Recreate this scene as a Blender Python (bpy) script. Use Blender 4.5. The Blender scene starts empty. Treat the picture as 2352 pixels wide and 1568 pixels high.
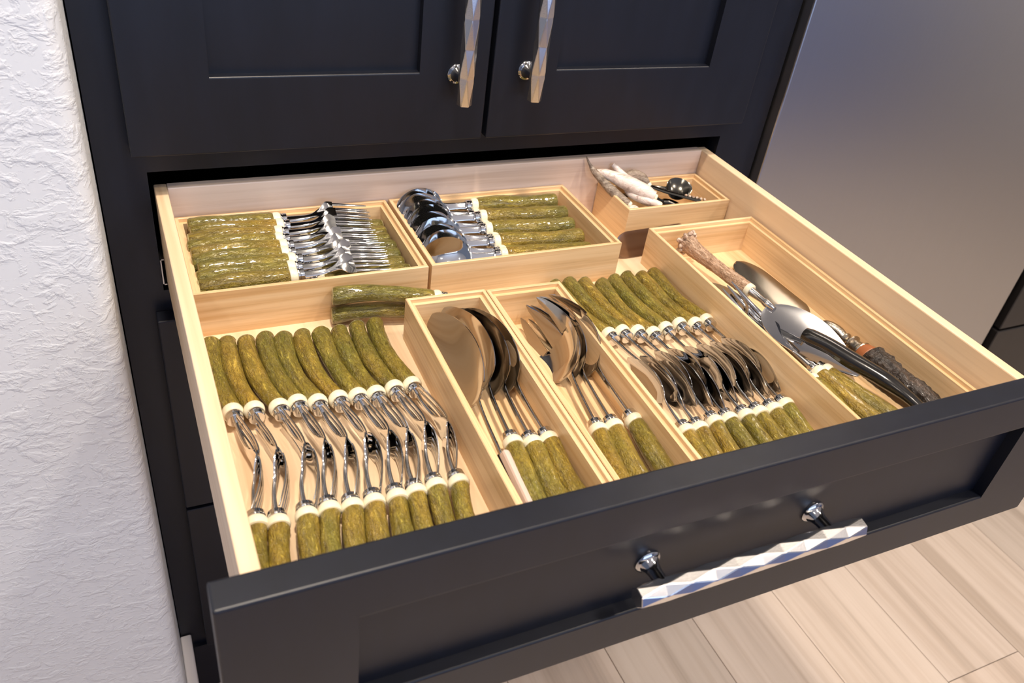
import bpy, bmesh, math, random
from mathutils import Vector, Matrix, noise

# ------------------------------------------------------------------ camera, world, light, exposure
# Heights below are written relative to the top rim of the open drawer; RIM is its height above the floor.
RIM = 0.82
scene = bpy.context.scene
COL = scene.collection

cam_data = bpy.data.cameras.new('camera')
cam = bpy.data.objects.new('camera', cam_data)
COL.objects.link(cam)
scene.camera = cam
cam_data.sensor_width = 36.0
cam_data.lens = 1908.36 / 2352 * 36.0
cam_data.clip_start = 0.02
cam_data.clip_end = 50
_r = Vector((0.9063, -0.4048, 0.1215)).normalized()
_f = Vector((0.3956, 0.7113, -0.5810))
_f = (_f - _r * _f.dot(_r)).normalized()
_u = _r.cross(_f)
cam.matrix_world = Matrix(((_r.x, _u.x, -_f.x, -0.0260), (_r.y, _u.y, -_f.y, -0.8059),
                           (_r.z, _u.z, -_f.z, 0.3898 + RIM), (0, 0, 0, 1)))
cam_data.dof.use_dof = True
cam_data.dof.focus_distance = 0.80
cam_data.dof.aperture_fstop = 10.0

world = bpy.data.worlds.new('world')
scene.world = world
world.use_nodes = True
world.node_tree.nodes['Background'].inputs[0].default_value = (0.62, 0.72, 1.0, 1)
world.node_tree.nodes['Background'].inputs[1].default_value = 0.12


def area(name, loc, target, size, power, color, shape='DISK', size_y=None, spread=math.pi):
    d = bpy.data.lights.new(name, 'AREA')
    d.shape = shape
    d.size = size
    if size_y:
        d.size_y = size_y
    d.energy = power
    d.color = color
    d.spread = spread
    o = bpy.data.objects.new(name, d)
    o.location = loc
    v = Vector(target) - Vector(loc)
    o.rotation_euler = v.to_track_quat('-Z', 'Y').to_euler()
    COL.objects.link(o)
    return o


WARM = (1.0, 0.86, 0.71)
# recessed ceiling lamps
for i, (lx, ly, p) in enumerate([(0.12, -0.50, 16), (1.55, -0.75, 9), (-0.9, -1.5, 5), (0.9, -1.15, 7), (2.2, -2.2, 6)]):
    area('downlight', (lx, ly, 2.57), (lx, ly, 0), 0.15, p, WARM)
# tall window behind the camera, daylight
area('window_daylight', (0.6, -3.9, 1.2), (0.6, 0, 1.2), 3.0, 34, (0.52, 0.68, 1.0), 'RECTANGLE', 2.35)

scene.view_settings.view_transform = 'Standard'
scene.view_settings.look = 'None'
scene.view_settings.gamma = 1
scene.view_settings.use_curve_mapping = False
scene.view_settings.exposure = 1.12

# ------------------------------------------------------------------ materials
MATS = {}


def new_mat(name):
    m = bpy.data.materials.new(name)
    m.use_nodes = True
    nt = m.node_tree
    b = nt.nodes['Principled BSDF']
    MATS[name] = m
    return m, nt, b


def simple(name, col, rough=0.5, metal=0.0, coat=0.0, spec=0.5, bump=0.0, bscale=200.0):
    m, nt, b = new_mat(name)
    b.inputs['Base Color'].default_value = (*col, 1)
    b.inputs['Roughness'].default_value = rough
    b.inputs['Metallic'].default_value = metal
    b.inputs['Coat Weight'].default_value = coat
    b.inputs['Specular IOR Level'].default_value = spec
    if bump:
        tc = nt.nodes.new('ShaderNodeTexCoord')
        n = nt.nodes.new('ShaderNodeTexNoise')
        n.inputs['Scale'].default_value = bscale
        n.inputs['Detail'].default_value = 4
        bp = nt.nodes.new('ShaderNodeBump')
        bp.inputs['Strength'].default_value = bump
        bp.inputs['Distance'].default_value = 0.001
        nt.links.new(tc.outputs['Object'], n.inputs['Vector'])
        nt.links.new(n.outputs[0], bp.inputs['Height'])
        nt.links.new(bp.outputs[0], b.inputs['Normal'])
    return m


def ramp(nt, stops):
    r = nt.nodes.new('ShaderNodeValToRGB')
    e = r.color_ramp.elements
    while len(e) < len(stops):
        e.new(0.5)
    for el, (p, c) in zip(e, stops):
        el.position = p
        el.color = (*c, 1)
    return r


def stretched(nt, scale, rnd=True, coord='Object'):
    """object coordinates, moved by a per-object random amount, scaled per axis"""
    tc = nt.nodes.new('ShaderNodeTexCoord')
    mp = nt.nodes.new('ShaderNodeMapping')
    mp.inputs['Scale'].default_value = scale
    if rnd:
        oi = nt.nodes.new('ShaderNodeObjectInfo')
        mu = nt.nodes.new('ShaderNodeMath')
        mu.operation = 'MULTIPLY'
        mu.inputs[1].default_value = 37.0
        nt.links.new(oi.outputs['Random'], mu.inputs[0])
        ad = nt.nodes.new('ShaderNodeVectorMath')
        ad.operation = 'ADD'
        nt.links.new(tc.outputs[coord], ad.inputs[0])
        nt.links.new(mu.outputs[0], ad.inputs[1])
        nt.links.new(ad.outputs[0], mp.inputs['Vector'])
    else:
        nt.links.new(tc.outputs[coord], mp.inputs['Vector'])
    return mp


def tex_noise(nt, vec, scale, detail=4, rough=0.5, dist=0.0):
    n = nt.nodes.new('ShaderNodeTexNoise')
    n.inputs['Scale'].default_value = scale
    n.inputs['Detail'].default_value = detail
    n.inputs['Roughness'].default_value = rough
    n.inputs['Distortion'].default_value = dist
    nt.links.new(vec.outputs[0], n.inputs['Vector'])
    return n


def mix(nt, a, b, fac, mode='MIX'):
    """a, b: sockets or colours; fac: socket or number"""
    x = nt.nodes.new('ShaderNodeMix')
    x.data_type = 'RGBA'
    x.blend_type = mode
    for s, v in ((6, a), (7, b), (0, fac)):
        if hasattr(v, 'node'):
            nt.links.new(v, x.inputs[s])
        elif s == 0:
            x.inputs[0].default_value = v
        else:
            x.inputs[s].default_value = (*v, 1)
    return x.outputs[2]


def bump(nt, b, sock, strength, dist):
    bp = nt.nodes.new('ShaderNodeBump')
    bp.inputs['Strength'].default_value = strength
    bp.inputs['Distance'].default_value = dist
    nt.links.new(sock, bp.inputs['Height'])
    nt.links.new(bp.outputs[0], b.inputs['Normal'])


def wood(name, light, mid, dark, axis, rough=0.42, grain=1.0, fleck=0.3, vary=0.0):
    """pale wood with the grain along one axis"""
    m, nt, b = new_mat(name)
    s = [70.0, 70.0, 70.0]
    s[axis] = 2.2
    v = stretched(nt, s)
    n1 = tex_noise(nt, v, 1.0 * grain, 5, 0.55, 0.6)
    s2 = [260.0, 260.0, 260.0]
    s2[axis] = 6.0
    v2 = stretched(nt, s2)
    n2 = tex_noise(nt, v2, 1.2 * grain, 3, 0.6)
    r = ramp(nt, [(0.30, dark), (0.47, mid), (0.66, light)])
    nt.links.new(n1.outputs[0], r.inputs[0])
    r2 = ramp(nt, [(0.36, (0.55, 0.42, 0.3)), (0.52, (1, 1, 1))])
    nt.links.new(n2.outputs[0], r2.inputs[0])
    c = mix(nt, r.outputs[0], r2.outputs[0], fleck, 'MULTIPLY')
    if vary:
        oi = nt.nodes.new('ShaderNodeObjectInfo')
        r3 = ramp(nt, [(0.0, (1 - vary, 1 - vary, 1 - vary)), (0.5, (1, 0.97, 0.95)), (1.0, (1 + vary * .4, 1 + vary * .4, 1 + vary * .35))])
        nt.links.new(oi.outputs['Random'], r3.inputs[0])
        c = mix(nt, c, r3.outputs[0], 1.0, 'MULTIPLY')
    nt.links.new(c, b.inputs['Base Color'])
    b.inputs['Roughness'].default_value = rough
    bump(nt, b, n2.outputs[0], 0.12, 0.0004)
    return m


# drawer box: maple; organisers: bamboo
for ax, nm in ((0, 'x'), (1, 'y'), (2, 'z')):
    wood('maple_' + nm, (0.84, 0.65, 0.44), (0.795, 0.59, 0.385), (0.69, 0.475, 0.285), ax, 0.36, 0.7, 0.12)
    wood('bamboo_' + nm, (0.82, 0.60, 0.355), (0.77, 0.54, 0.30), (0.63, 0.39, 0.18), ax, 0.36, 1.1, 0.22)
wood('pale_maple_x', (0.80, 0.66, 0.56), (0.74, 0.59, 0.49), (0.60, 0.44, 0.34), 0, 0.38, 0.6, 0.18)
wood('oak_plank', (0.68, 0.585, 0.505), (0.62, 0.525, 0.445), (0.47, 0.385, 0.315), 1, 0.42, 0.30, 0.15, 0.08)
MATS['oak_plank'].node_tree.nodes['Principled BSDF'].inputs['Coat Weight'].default_value = 0.15


def paint(name, col, rough):
    m, nt, b = new_mat(name)
    v = stretched(nt, (30, 30, 6))
    n = tex_noise(nt, v, 2.0, 4, 0.6)
    r = ramp(nt, [(0.3, tuple(c * 0.85 for c in col)), (0.7, tuple(c * 1.2 for c in col))])
    nt.links.new(n.outputs[0], r.inputs[0])
    nt.links.new(r.outputs[0], b.inputs['Base Color'])
    b.inputs['Roughness'].default_value = rough
    b.inputs['Specular IOR Level'].default_value = 0.40
    v2 = stretched(nt, (300, 300, 300))
    n2 = tex_noise(nt, v2, 1.0, 2, 0.5)
    bump(nt, b, n2.outputs[0], 0.05, 0.0003)
    return m


paint('charcoal_paint', (0.0055, 0.0068, 0.0125), 0.40)
paint('brown_black_paint', (0.013, 0.011, 0.010), 0.35)
simple('dark_interior', (0.012, 0.011, 0.010), 0.7)
simple('chrome', (0.70, 0.70, 0.70), 0.07, 1.0)
simple('polished_steel', (0.50, 0.50, 0.51), 0.09, 1.0)
simple('satin_nickel', (0.78, 0.76, 0.74), 0.25, 1.0, bump=0.05, bscale=900)
simple('aged_silver', (0.42, 0.37, 0.30), 0.24, 1.0, bump=0.35, bscale=500)
simple('dark_metal', (0.09, 0.085, 0.075), 0.18, 1.0)
simple('bronzed_steel', (0.42, 0.37, 0.30), 0.16, 1.0, bump=0.03, bscale=80)
simple('brushed_blade', (0.40, 0.34, 0.34), 0.20, 1.0)
simple('ivory', (0.80, 0.74, 0.56), 0.28, coat=0.3)
simple('black_horn', (0.010, 0.009, 0.008), 0.16, coat=0.4, bump=0.08, bscale=60)
simple('bone_pink', (0.62, 0.50, 0.44), 0.35, coat=0.2)
simple('brown_leather', (0.30, 0.10, 0.035), 0.45)
simple('slide_zinc', (0.55, 0.55, 0.55), 0.3, 1.0)
simple('white_trim', (0.74, 0.71, 0.72), 0.4)
simple('ceiling_white', (0.78, 0.75, 0.71), 0.8)
simple('room_wall', (0.55, 0.52, 0.50), 0.8)

# textured plaster
m, nt, b = new_mat('plaster')
b.inputs['Base Color'].default_value = (0.735, 0.755, 0.775, 1)
b.inputs['Roughness'].default_value = 0.48
v = stretched(nt, (44, 44, 66), rnd=False)
n1 = tex_noise(nt, v, 0.9, 5, 0.55, 0.6)
n2 = tex_noise(nt, v, 2.2, 5, 0.6, 0.6)
r1 = ramp(nt, [(0.50, (0, 0, 0)), (0.62, (1, 1, 1))])
nt.links.new(n1.outputs[0], r1.inputs[0])
r2 = ramp(nt, [(0.52, (0, 0, 0)), (0.66, (1, 1, 1))])
nt.links.new(n2.outputs[0], r2.inputs[0])
h = mix(nt, r1.outputs[0], r2.outputs[0], 0.42)
bump(nt, b, h, 0.45, 0.0024)

# brushed stainless
m, nt, b = new_mat('brushed_stainless')
b.inputs['Metallic'].default_value = 1.0
v = stretched(nt, (1400, 1400, 3.0), rnd=False)
n1 = tex_noise(nt, v, 1.0, 2, 0.5)
r1 = ramp(nt, [(0.3, (0.535, 0.53, 0.525)), (0.7, (0.55, 0.545, 0.54))])
nt.links.new(n1.outputs[0], r1.inputs[0])
nt.links.new(r1.outputs[0], b.inputs['Base Color'])
b.inputs['Roughness'].default_value = 0.30
b.inputs['Anisotropic'].default_value = 0.0
b.inputs['Anisotropic Rotation'].default_value = 0.25
bump(nt, b, n1.outputs[0], 0.01, 0.0001)


def bark(name, c0, c1, c2, c3, rough, coat, bstr, scale=(70, 300, 300), vary=0.5, tint=0.9, tip=None):
    """antler: lengthwise fibres with short raised wrinkles; colour by fibre, broad patches and place along the piece"""
    m, nt, b = new_mat(name)
    v = stretched(nt, scale)
    n1 = tex_noise(nt, v, 1.0, 4, 0.6, 0.8)
    v2 = stretched(nt, (20, 55, 55))
    n2 = tex_noise(nt, v2, 1.0, 2, 0.5)
    oi = nt.nodes.new('ShaderNodeObjectInfo')
    r = ramp(nt, [(0.28, c0), (0.42, c1), (0.60, c2), (0.74, c3)])
    nt.links.new(n1.outputs[0], r.inputs[0])
    r2 = ramp(nt, [(0.36, (0.76, 0.82, 0.70)), (0.64, (1.13, 1.02, 0.85))])
    nt.links.new(n2.outputs[0], r2.inputs[0])
    c = mix(nt, r.outputs[0], r2.outputs[0], tint, 'MULTIPLY')
    r3 = ramp(nt, [(0.0, (0.78, 0.82, 0.78)), (0.35, (0.90, 0.98, 0.9)), (0.7, (1.0, 0.97, 0.9)), (1.0, (1.18, 1.08, 0.85))])
    nt.links.new(oi.outputs['Random'], r3.inputs[0])
    c = mix(nt, c, r3.outputs[0], vary, 'MULTIPLY')
    if tip:
        tc = nt.nodes.new('ShaderNodeTexCoord')
        sx = nt.nodes.new('ShaderNodeSeparateXYZ')
        nt.links.new(tc.outputs['Object'], sx.inputs[0])
        mr = nt.nodes.new('ShaderNodeMapRange')
        mr.inputs['From Max'].default_value = 0.1
        nt.links.new(sx.outputs['X'], mr.inputs['Value'])
        r4 = ramp(nt, [(0.0, tip[0]), (0.35, (0.95, 0.96, 0.95)), (1.0, tip[1])])
        nt.links.new(mr.outputs[0], r4.inputs[0])
        c = mix(nt, c, r4.outputs[0], 1.0, 'MULTIPLY')
    nt.links.new(c, b.inputs['Base Color'])
    b.inputs['Roughness'].default_value = rough
    b.inputs['Coat Weight'].default_value = coat
    b.inputs['Coat Roughness'].default_value = 0.08
    v3 = stretched(nt, (scale[0] * 2.4, scale[1] * 1.1, scale[2] * 1.1))
    n3 = tex_noise(nt, v3, 1.0, 3, 0.55, 1.8)
    rw = ramp(nt, [(0.45, (0, 0, 0)), (0.62, (1, 1, 1))])
    nt.links.new(n3.outputs[0], rw.inputs[0])
    h = mix(nt, n1.outputs[0], rw.outputs[0], 0.4)
    bump(nt, b, h, bstr, 0.0022)
    return m


bark('olive_antler', (0.120, 0.084, 0.018), (0.215, 0.162, 0.031), (0.285, 0.220, 0.045), (0.60, 0.48, 0.11), 0.32, 0.55, 0.85, vary=0.9, tip=((0.80, 0.84, 0.85), (1.12, 1.06, 0.95)))
bark('olive_cut_end', (0.20, 0.17, 0.07), (0.30, 0.26, 0.12), (0.40, 0.36, 0.20), (0.5, 0.46, 0.28), 0.4, 0.3, 0.2, (200, 200, 200), 0.3, 0.2)
bark('brown_antler', (0.16, 0.085, 0.050), (0.38, 0.235, 0.150), (0.56, 0.385, 0.275), (0.72, 0.58, 0.47), 0.5, 0.05, 0.9, vary=0.0, tint=0.3)
bark('antler_pearl', (0.14, 0.07, 0.04), (0.32, 0.19, 0.13), (0.68, 0.56, 0.46), (0.80, 0.72, 0.63), 0.4, 0.1, 0.4, (160, 160, 160), 0.0, 0.2)
bark('white_tine', (0.30, 0.20, 0.16), (0.70, 0.58, 0.52), (0.82, 0.74, 0.69), (0.88, 0.83, 0.79), 0.36, 0.2, 0.25, (22, 200, 200), 0.0, 0.15)
bark('grey_tine', (0.10, 0.075, 0.055), (0.22, 0.165, 0.125), (0.36, 0.29, 0.235), (0.52, 0.45, 0.38), 0.5, 0.05, 0.5, vary=0.0, tint=0.3)
bark('black_bark', (0.006, 0.005, 0.005), (0.020, 0.015, 0.013), (0.050, 0.036, 0.030), (0.16, 0.11, 0.085), 0.42, 0.12, 0.9, (36, 140, 140), 0.0, 0.2)

# ------------------------------------------------------------------ object helpers


def mesh_obj(name, verts, faces, mat, parent=None, smooth=True, sharp=None):
    me = bpy.data.meshes.new(name)
    me.from_pydata([tuple(v) for v in verts], [], faces)
    me.validate()
    if smooth:
        me.polygons.foreach_set('use_smooth', [True] * len(me.polygons))
        if sharp:
            me.set_sharp_from_angle(angle=math.radians(sharp))
    me.materials.append(MATS[mat])
    me.update()
    o = bpy.data.objects.new(name, me)
    COL.objects.link(o)
    o.parent = parent
    return o


def from_bm(name, bm, mat, parent=None, smooth=False, sharp=None):
    bmesh.ops.recalc_face_normals(bm, faces=bm.faces)
    me = bpy.data.meshes.new(name)
    bm.to_mesh(me)
    bm.free()
    if smooth:
        me.polygons.foreach_set('use_smooth', [True] * len(me.polygons))
        if sharp:
            me.set_sharp_from_angle(angle=math.radians(sharp))
    me.materials.append(MATS[mat])
    o = bpy.data.objects.new(name, me)
    COL.objects.link(o)
    o.parent = parent
    return o


def bm_box(bm, lo, hi):
    r = bmesh.ops.create_cube(bm, size=1)
    for v in r['verts']:
        v.co = Vector([lo[i] + (v.co[i] + 0.5) * (hi[i] - lo[i]) for i in range(3)])
    return r['verts']


def box(name, lo, hi, mat, parent=None, bev=0.001, seg=1, pick=None):
    bm = bmesh.new()
    bm_box(bm, lo, hi)
    if bev:
        bmesh.ops.bevel(bm, geom=[e for e in bm.edges if pick is None or pick(e.verts[0].co, e.verts[1].co)], offset=bev, segments=seg, affect='EDGES', profile=0.5)
    return from_bm(name, bm, mat, parent)


def empty(name, loc=(0, 0, 0)):
    o = bpy.data.objects.new(name, None)
    o.empty_display_size = 0.02
    COL.objects.link(o)
    o.location = loc
    return o


def tag(o, label, cat, group=None):
    o['label'] = label
    o['category'] = cat
    if group:
        o['group'] = group
    return o


def structure(o, label=None):
    o['kind'] = 'structure'
    if label:
        o['label'] = label
    return o


def part_empty(name, parent):
    o = empty(name)
    o.parent = parent
    return o


def copy_tree(o, parent=None):
    c = o.copy()
    COL.objects.link(c)
    c.parent = parent
    for ch in list(o.children):
        copy_tree(ch, c)
    return c


ORD = ['first', 'second', 'third', 'fourth', 'fifth', 'sixth', 'seventh', 'eighth', 'ninth', 'tenth']


def place(o, p0, p1, roll):
    """put local origin at p0, local +x towards p1, face (+z) up turned by roll degrees about the axis"""
    p0, p1 = Vector(p0), Vector(p1)
    X = (p1 - p0).normalized()
    Y = Vector((0, 0, 1)).cross(X).normalized()
    Z = X.cross(Y)
    M = Matrix((X, Y, Z)).transposed().to_4x4()
    M = Matrix.Translation(p0) @ M @ Matrix.Rotation(math.radians(roll), 4, 'X')
    o.matrix_world = M


# ------------------------------------------------------------------ the room
floor = structure(box('floor', (-2.2, -4.2, -RIM - 0.06), (3.6, 0.9, -RIM - 0.012), 'oak_plank', bev=0), 'pale oak plank floor running under the dark cabinets')
PW = 0.18
X0 = 0.772
rng = random.Random(5)
proto_plank = {}
for k in range(-16, 16):
    xa = X0 + k * PW
    if xa + PW > 3.6 or xa < -2.2:
        continue
    ends = [-4.2]
    y = -4.2 + rng.uniform(0.4, 1.6)
    if k == 2:
        ends += [-3.0, -1.75, -0.43, 0.9]
    else:
        while y < 0.5:
            ends.append(y)
            y += rng.uniform(1.1, 1.9)
        ends = [e for e in ends if not (-0.62 < e < -0.02)]
        ends.append(0.9)
    for ya, yb in zip(ends[:-1], ends[1:]):
        box('plank', (xa + 0.0006, ya + 0.0006, -RIM - 0.014), (xa + PW - 0.0006, yb - 0.0006, -RIM), 'oak_plank', floor, 0.0004)

# plaster wall end beside the cabinet, with a rounded corner
WX, WY = -0.049, -0.135
R_ = 0.016
prof = [(-2.2, 0.9), (-2.2, WY)]
for i in range(9):
    a = -math.pi / 2 + i * math.pi / 16
    prof.append((WX - R_ + R_ * math.cos(a), WY + R_ + R_ * math.sin(a)))
prof.append((WX, 0.9))
verts, faces = [], []
n = len(prof)
for z in (-RIM, 1.78):
    verts += [(x, y, z) for x, y in prof]
for i in range(n):
    j = (i + 1) % n
    faces.append((i, j, n + j, n + i))
faces += [tuple(range(n))[::-1], tuple(range(n, 2 * n))]
wall_left = structure(mesh_obj('wall_left', verts, faces, 'plaster', smooth=True, sharp=50), 'white knockdown plaster wall with a rounded corner')
base = structure(box('baseboard_left', (WX + 0.0005, WY - 0.012, -RIM), (WX + 0.0145, -0.0175, -0.689), 'white_trim', bev=0.0015), 'white baseboard end beside the dark cabinet')
box('front_return', (-2.2, WY - 0.014, -RIM), (WX, WY - 0.0005, -0.689), 'white_trim', base, 0.0015)
structure(box('ceiling', (-2.2, -4.2, 1.78), (3.6, 0.9, 1.84), 'ceiling_white', bev=0), 'white ceiling with warm recessed lamps')
structure(box('wall_back', (-0.04, 0.78, -RIM), (3.6, 0.9, 1.78), 'room_wall', bev=0), 'grey wall behind the cabinets')
structure(box('wall_right', (3.6, -4.2, -RIM), (3.7, 0.9, 1.78), 'room_wall', bev=0), 'grey wall beyond the dark cabinets')

# ------------------------------------------------------------------ tall cabinet with doors and the open drawer
FY = -0.0165       # face frame
DY = -0.037        # door / closed drawer faces
OX0, OX1 = -0.0045, 0.6665
cab = tag(empty('tall_cabinet', (0.33, 0.3, -RIM)), 'tall charcoal cabinet with two panelled doors above an open cutlery drawer', 'cabinet')
cab_off = Vector((-0.33, -0.3, RIM))


def cpart(o):
    """a cabinet part built in drawer coordinates"""
    o.parent = cab
    o.matrix_parent_inverse = Matrix.Identity(4)
    o.location = cab_off
    return o


P = 'charcoal_paint'
CT = 1.30
for nm, lo, hi in [('stile', (-0.0475, FY, -RIM), (OX0, FY + 0.02, CT)), ('stile', (OX1, FY, -RIM), (0.733, FY + 0.02, CT)),
                   ('rail', (OX0, FY, 0.0205), (OX1, FY + 0.02, 0.062)), ('rail', (OX0, FY, -0.148), (OX1, FY + 0.02, -0.112)),
                   ('rail', (OX0, FY, -0.435), (OX1, FY + 0.02, -0.402)), ('rail', (OX0, FY, -RIM + 0.0005), (OX1, FY + 0.02, -0.69)),
                   ('rail', (OX0, FY, 1.24), (OX1, FY + 0.02, CT)),
                   ('plinth', (-0.033, FY - 0.006, -RIM), (0.733, FY - 0.0003, -0.716))]:
    cpart(box(nm, lo, hi, P, None, 0))
bm = bmesh.new()
for lo, hi in [((-0.0475, FY + 0.0205, -RIM), (-0.034, 0.6, CT)), ((0.70, FY + 0.0205, -RIM), (0.733, 0.6, CT)), ((-0.033, 0.585, -RIM), (0.699, 0.6, CT)),
               ((-0.033, FY + 0.0205, 0.03), (0.699, 0.584, 0.045)), ((-0.033, FY + 0.0205, -0.14), (0.699, 0.584, -0.125))]:
    bm_box(bm, lo, hi)
cpart(from_bm('carcass', bm, 'dark_interior'))


def facet_bar(name, length, r, parent, nseg, mat='satin_nickel', sides=6):
    """bar along local x with diamond facets"""
    verts, faces = [], []
    for i in range(nseg + 1):
        a0 = (i % 2) * math.pi / sides
        rr = r * (1.0 if 0 < i < nseg else 0.93)
        for k in range(sides):
            a = a0 + 2 * math.pi * k / sides
            verts.append((-length / 2 + length * i / nseg, rr * math.cos(a), rr * math.sin(a)))
    for i in range(nseg):
        for k in range(sides):
            k2 = (k + 1) % sides
            A, B = i * sides + k, i * sides + k2
            C, D = (i + 1) * sides + k, (i + 1) * sides + k2
            if i % 2 == 0:
                faces += [(A, B, C), (B, D, C)]
            else:
                faces += [(A, B, D), (A, D, C)]
    faces += [tuple(range(sides))[::-1], tuple(range(nseg * sides, nseg * sides + sides))]
    bm = bmesh.new()
    vs = [bm.verts.new(v) for v in verts]
    for f in faces:
        bm.faces.new([vs[i] for i in f])
    bmesh.ops.recalc_face_normals(bm, faces=bm.faces)
    bmesh.ops.bevel(bm, geom=list(bm.edges), offset=0.0005, segments=1, affect='EDGES')
    return from_bm(name, bm, mat, parent)


def lathe(name, prof, mat, parent, n=24, sharp=35):
    """prof: (x, r) along local x"""
    verts, faces = [], []
    for x, r in prof:
        for k in range(n):
            a = 2 * math.pi * k / n
            verts.append((x, r * math.cos(a), r * math.sin(a)))
    for i in range(len(prof) - 1):
        for k in range(n):
            k2 = (k + 1) % n
            faces.append((i * n + k, i * n + k2, (i + 1) * n + k2, (i + 1) * n + k))
    faces += [tuple(range(n))[::-1], tuple(range((len(prof) - 1) * n, len(prof) * n))]
    return mesh_obj(name, verts, faces, mat, parent, True, sharp)


POST = [(0, 0.0098), (0.0012, 0.0100), (0.0022, 0.0092), (0.0030, 0.0075), (0.006, 0.0058), (0.010, 0.0050), (0.021, 0.0046)]


def post(parent, at):
    o = lathe('pull_post', POST, 'polished_steel', parent)
    o.matrix_local = Matrix.Translation(at) @ Matrix.Rotation(-math.pi / 2, 4, 'Z')
    return o


def shaker(parent, x0, x1, z0, z1, yface, th, stile, rail, rec):
    """five-piece front as children of parent (drawer coordinates)"""
    yb = yface + th
    along = lambda a, b_, i: abs(a[i] - b_[i]) > 1e-6

    def stile_edge(xo):
        return lambda a, b_: (along(a, b_, 0) or (abs(a.x - xo) < 1e-6 and abs(b_.x - xo) < 1e-6))
    rail_edge = lambda a, b_: along(a, b_, 0)
    box('stile', (x0, yface, z0), (x0 + stile, yb, z1), P, parent, 0.0016, 3, stile_edge(x0))
    box('stile', (x1 - stile, yface, z0), (x1, yb, z1), P, parent, 0.0016, 3, stile_edge(x1))
    box('rail', (x0 + stile, yface, z1 - rail), (x1 - stile, yb, z1), P, parent, 0.0016, 3, rail_edge)
    box('rail', (x0 + stile, yface, z0), (x1 - stile, yb, z0 + rail), P, parent, 0.0016, 3, rail_edge)
    box('centre_panel', (x0 + stile - 0.004, yface + rec, z0 + rail - 0.004), (x1 - stile + 0.004, yb - 0.002, z1 - rail + 0.004), P, parent, 0)


for x0, x1, hx, zb in [(-0.0165, 0.3275, 0.293, 0.0925), (0.3325, 0.678, 0.3705, 0.0945)]:
    d = cpart(empty('door'))
    shaker(d, x0, x1, 0.0445, 1.22, DY, 0.0203, 0.0735, 0.0725, 0.009)
    L = 0.336
    bar = facet_bar('pull_bar', L, 0.0083, d, 12)
    bar.matrix_local = Matrix.Translation((hx, DY - 0.0255, zb + L / 2)) @ Matrix.Rotation(-math.pi / 2, 4, 'Y') @ Matrix.Rotation(math.radians(15), 4, 'X')
    post(d, (hx, DY, zb + 0.0225))
    post(d, (hx, DY, zb + L - 0.0225))

for z1, z0 in ((-0.1365, -0.4155), (-0.4205, -0.700)):
    d = cpart(empty('drawer'))
    shaker(d, -0.0155, 0.677, z0, z1, DY, 0.0203, 0.0735, 0.0725, 0.009)
    bar = facet_bar('pull_bar', 0.195, 0.0083, d, 7)
    bar.matrix_local = Matrix.Translation((0.33, DY - 0.0165, (z0 + z1) / 2))
    post(d, (0.257, DY + 0.009, (z0 + z1) / 2))
    post(d, (0.403, DY + 0.009, (z0 + z1) / 2))

# the open drawer
ZF = -0.076        # top of drawer bottom
YD = -0.5175       # back of drawer front
drawer = cpart(empty('drawer'))
drawer['label'] = 'open drawer with pale wooden box and charcoal panelled front'
T = 0.0118
box('side_panel', (0.0, YD, -0.104), (T, -0.0002, 0.0), 'maple_y', drawer, 0.0012, 2)
box('side_panel', (0.66 - T, YD, -0.104), (0.66, -0.0002, 0.0), 'maple_y', drawer, 0.0012, 2)
box('back_panel', (T + 0.0002, -T, -0.104), (0.66 - T - 0.0002, 0.0, 0.0004), 'pale_maple_x', drawer, 0.0010, 2)
box('inner_front', (T + 0.0002, YD + 0.0002, -0.104), (0.66 - T - 0.0002, YD + 0.012, -0.002), 'maple_x', drawer, 0.001)
box('bottom_panel', (T + 0.0002, YD + 0.0125, ZF - 0.009), (0.66 - T - 0.0002, -T - 0.0002, ZF), 'maple_y', drawer, 0)
FX0, FX1, FZ0, FZ1 = -0.0182, 0.6765, -0.1215, 0.0338
shaker(drawer, FX0, FX1, FZ0, FZ1, YD - 0.0202, 0.0200, 0.0735, 0.0376, 0.0095)
bar = facet_bar('pull_bar', 0.196, 0.0080, drawer, 10)
bar.matrix_local = Matrix.Translation((0.3335, -0.5512, -0.0470)) @ Matrix.Rotation(math.radians(10), 4, 'X')
for x in (0.2575, 0.4035):
    post(drawer, (x, YD - 0.0107, -0.0455))
bm = bmesh.new()
for lo, hi in [((-0.0042, -0.022, -0.101), (-0.0030, 0.40, -0.073)), ((-0.0030, -0.022, -0.1022), (-0.0005, 0.40, -0.1010)), ((-0.0030, -0.022, -0.073), (-0.0005, 0.40, -0.0718))]:
    bm_box(bm, lo, hi)
sl = from_bm('drawer_slide', bm, 'slide_zinc', drawer)

# ------------------------------------------------------------------ refrigerator and the dark cabinet beyond
fr = tag(empty('refrigerator', (1.085, 0.3, -RIM)), 'brushed stainless steel refrigerator door beside the charcoal cabinet', 'refrigerator')


def under(o, root, off):
    o.parent = root
    o.location = off
    return o


foff = Vector((-1.085, -0.3, RIM))
under(box('door_panel', (0.7355, -0.0335, -0.72), (1.434, 0.03, 1.2), 'brushed_stainless', None, 0.002, 2), fr, foff)
under(box('body', (0.738, 0.0305, -RIM + 0.001), (1.432, 0.62, 1.25), 'dark_metal', None, 0.002), fr, foff)
under(box('toe_grille', (0.738, 0.0, -RIM), (1.432, 0.0303, -0.724), 'dark_interior', None, 0.001), fr, foff)

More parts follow.
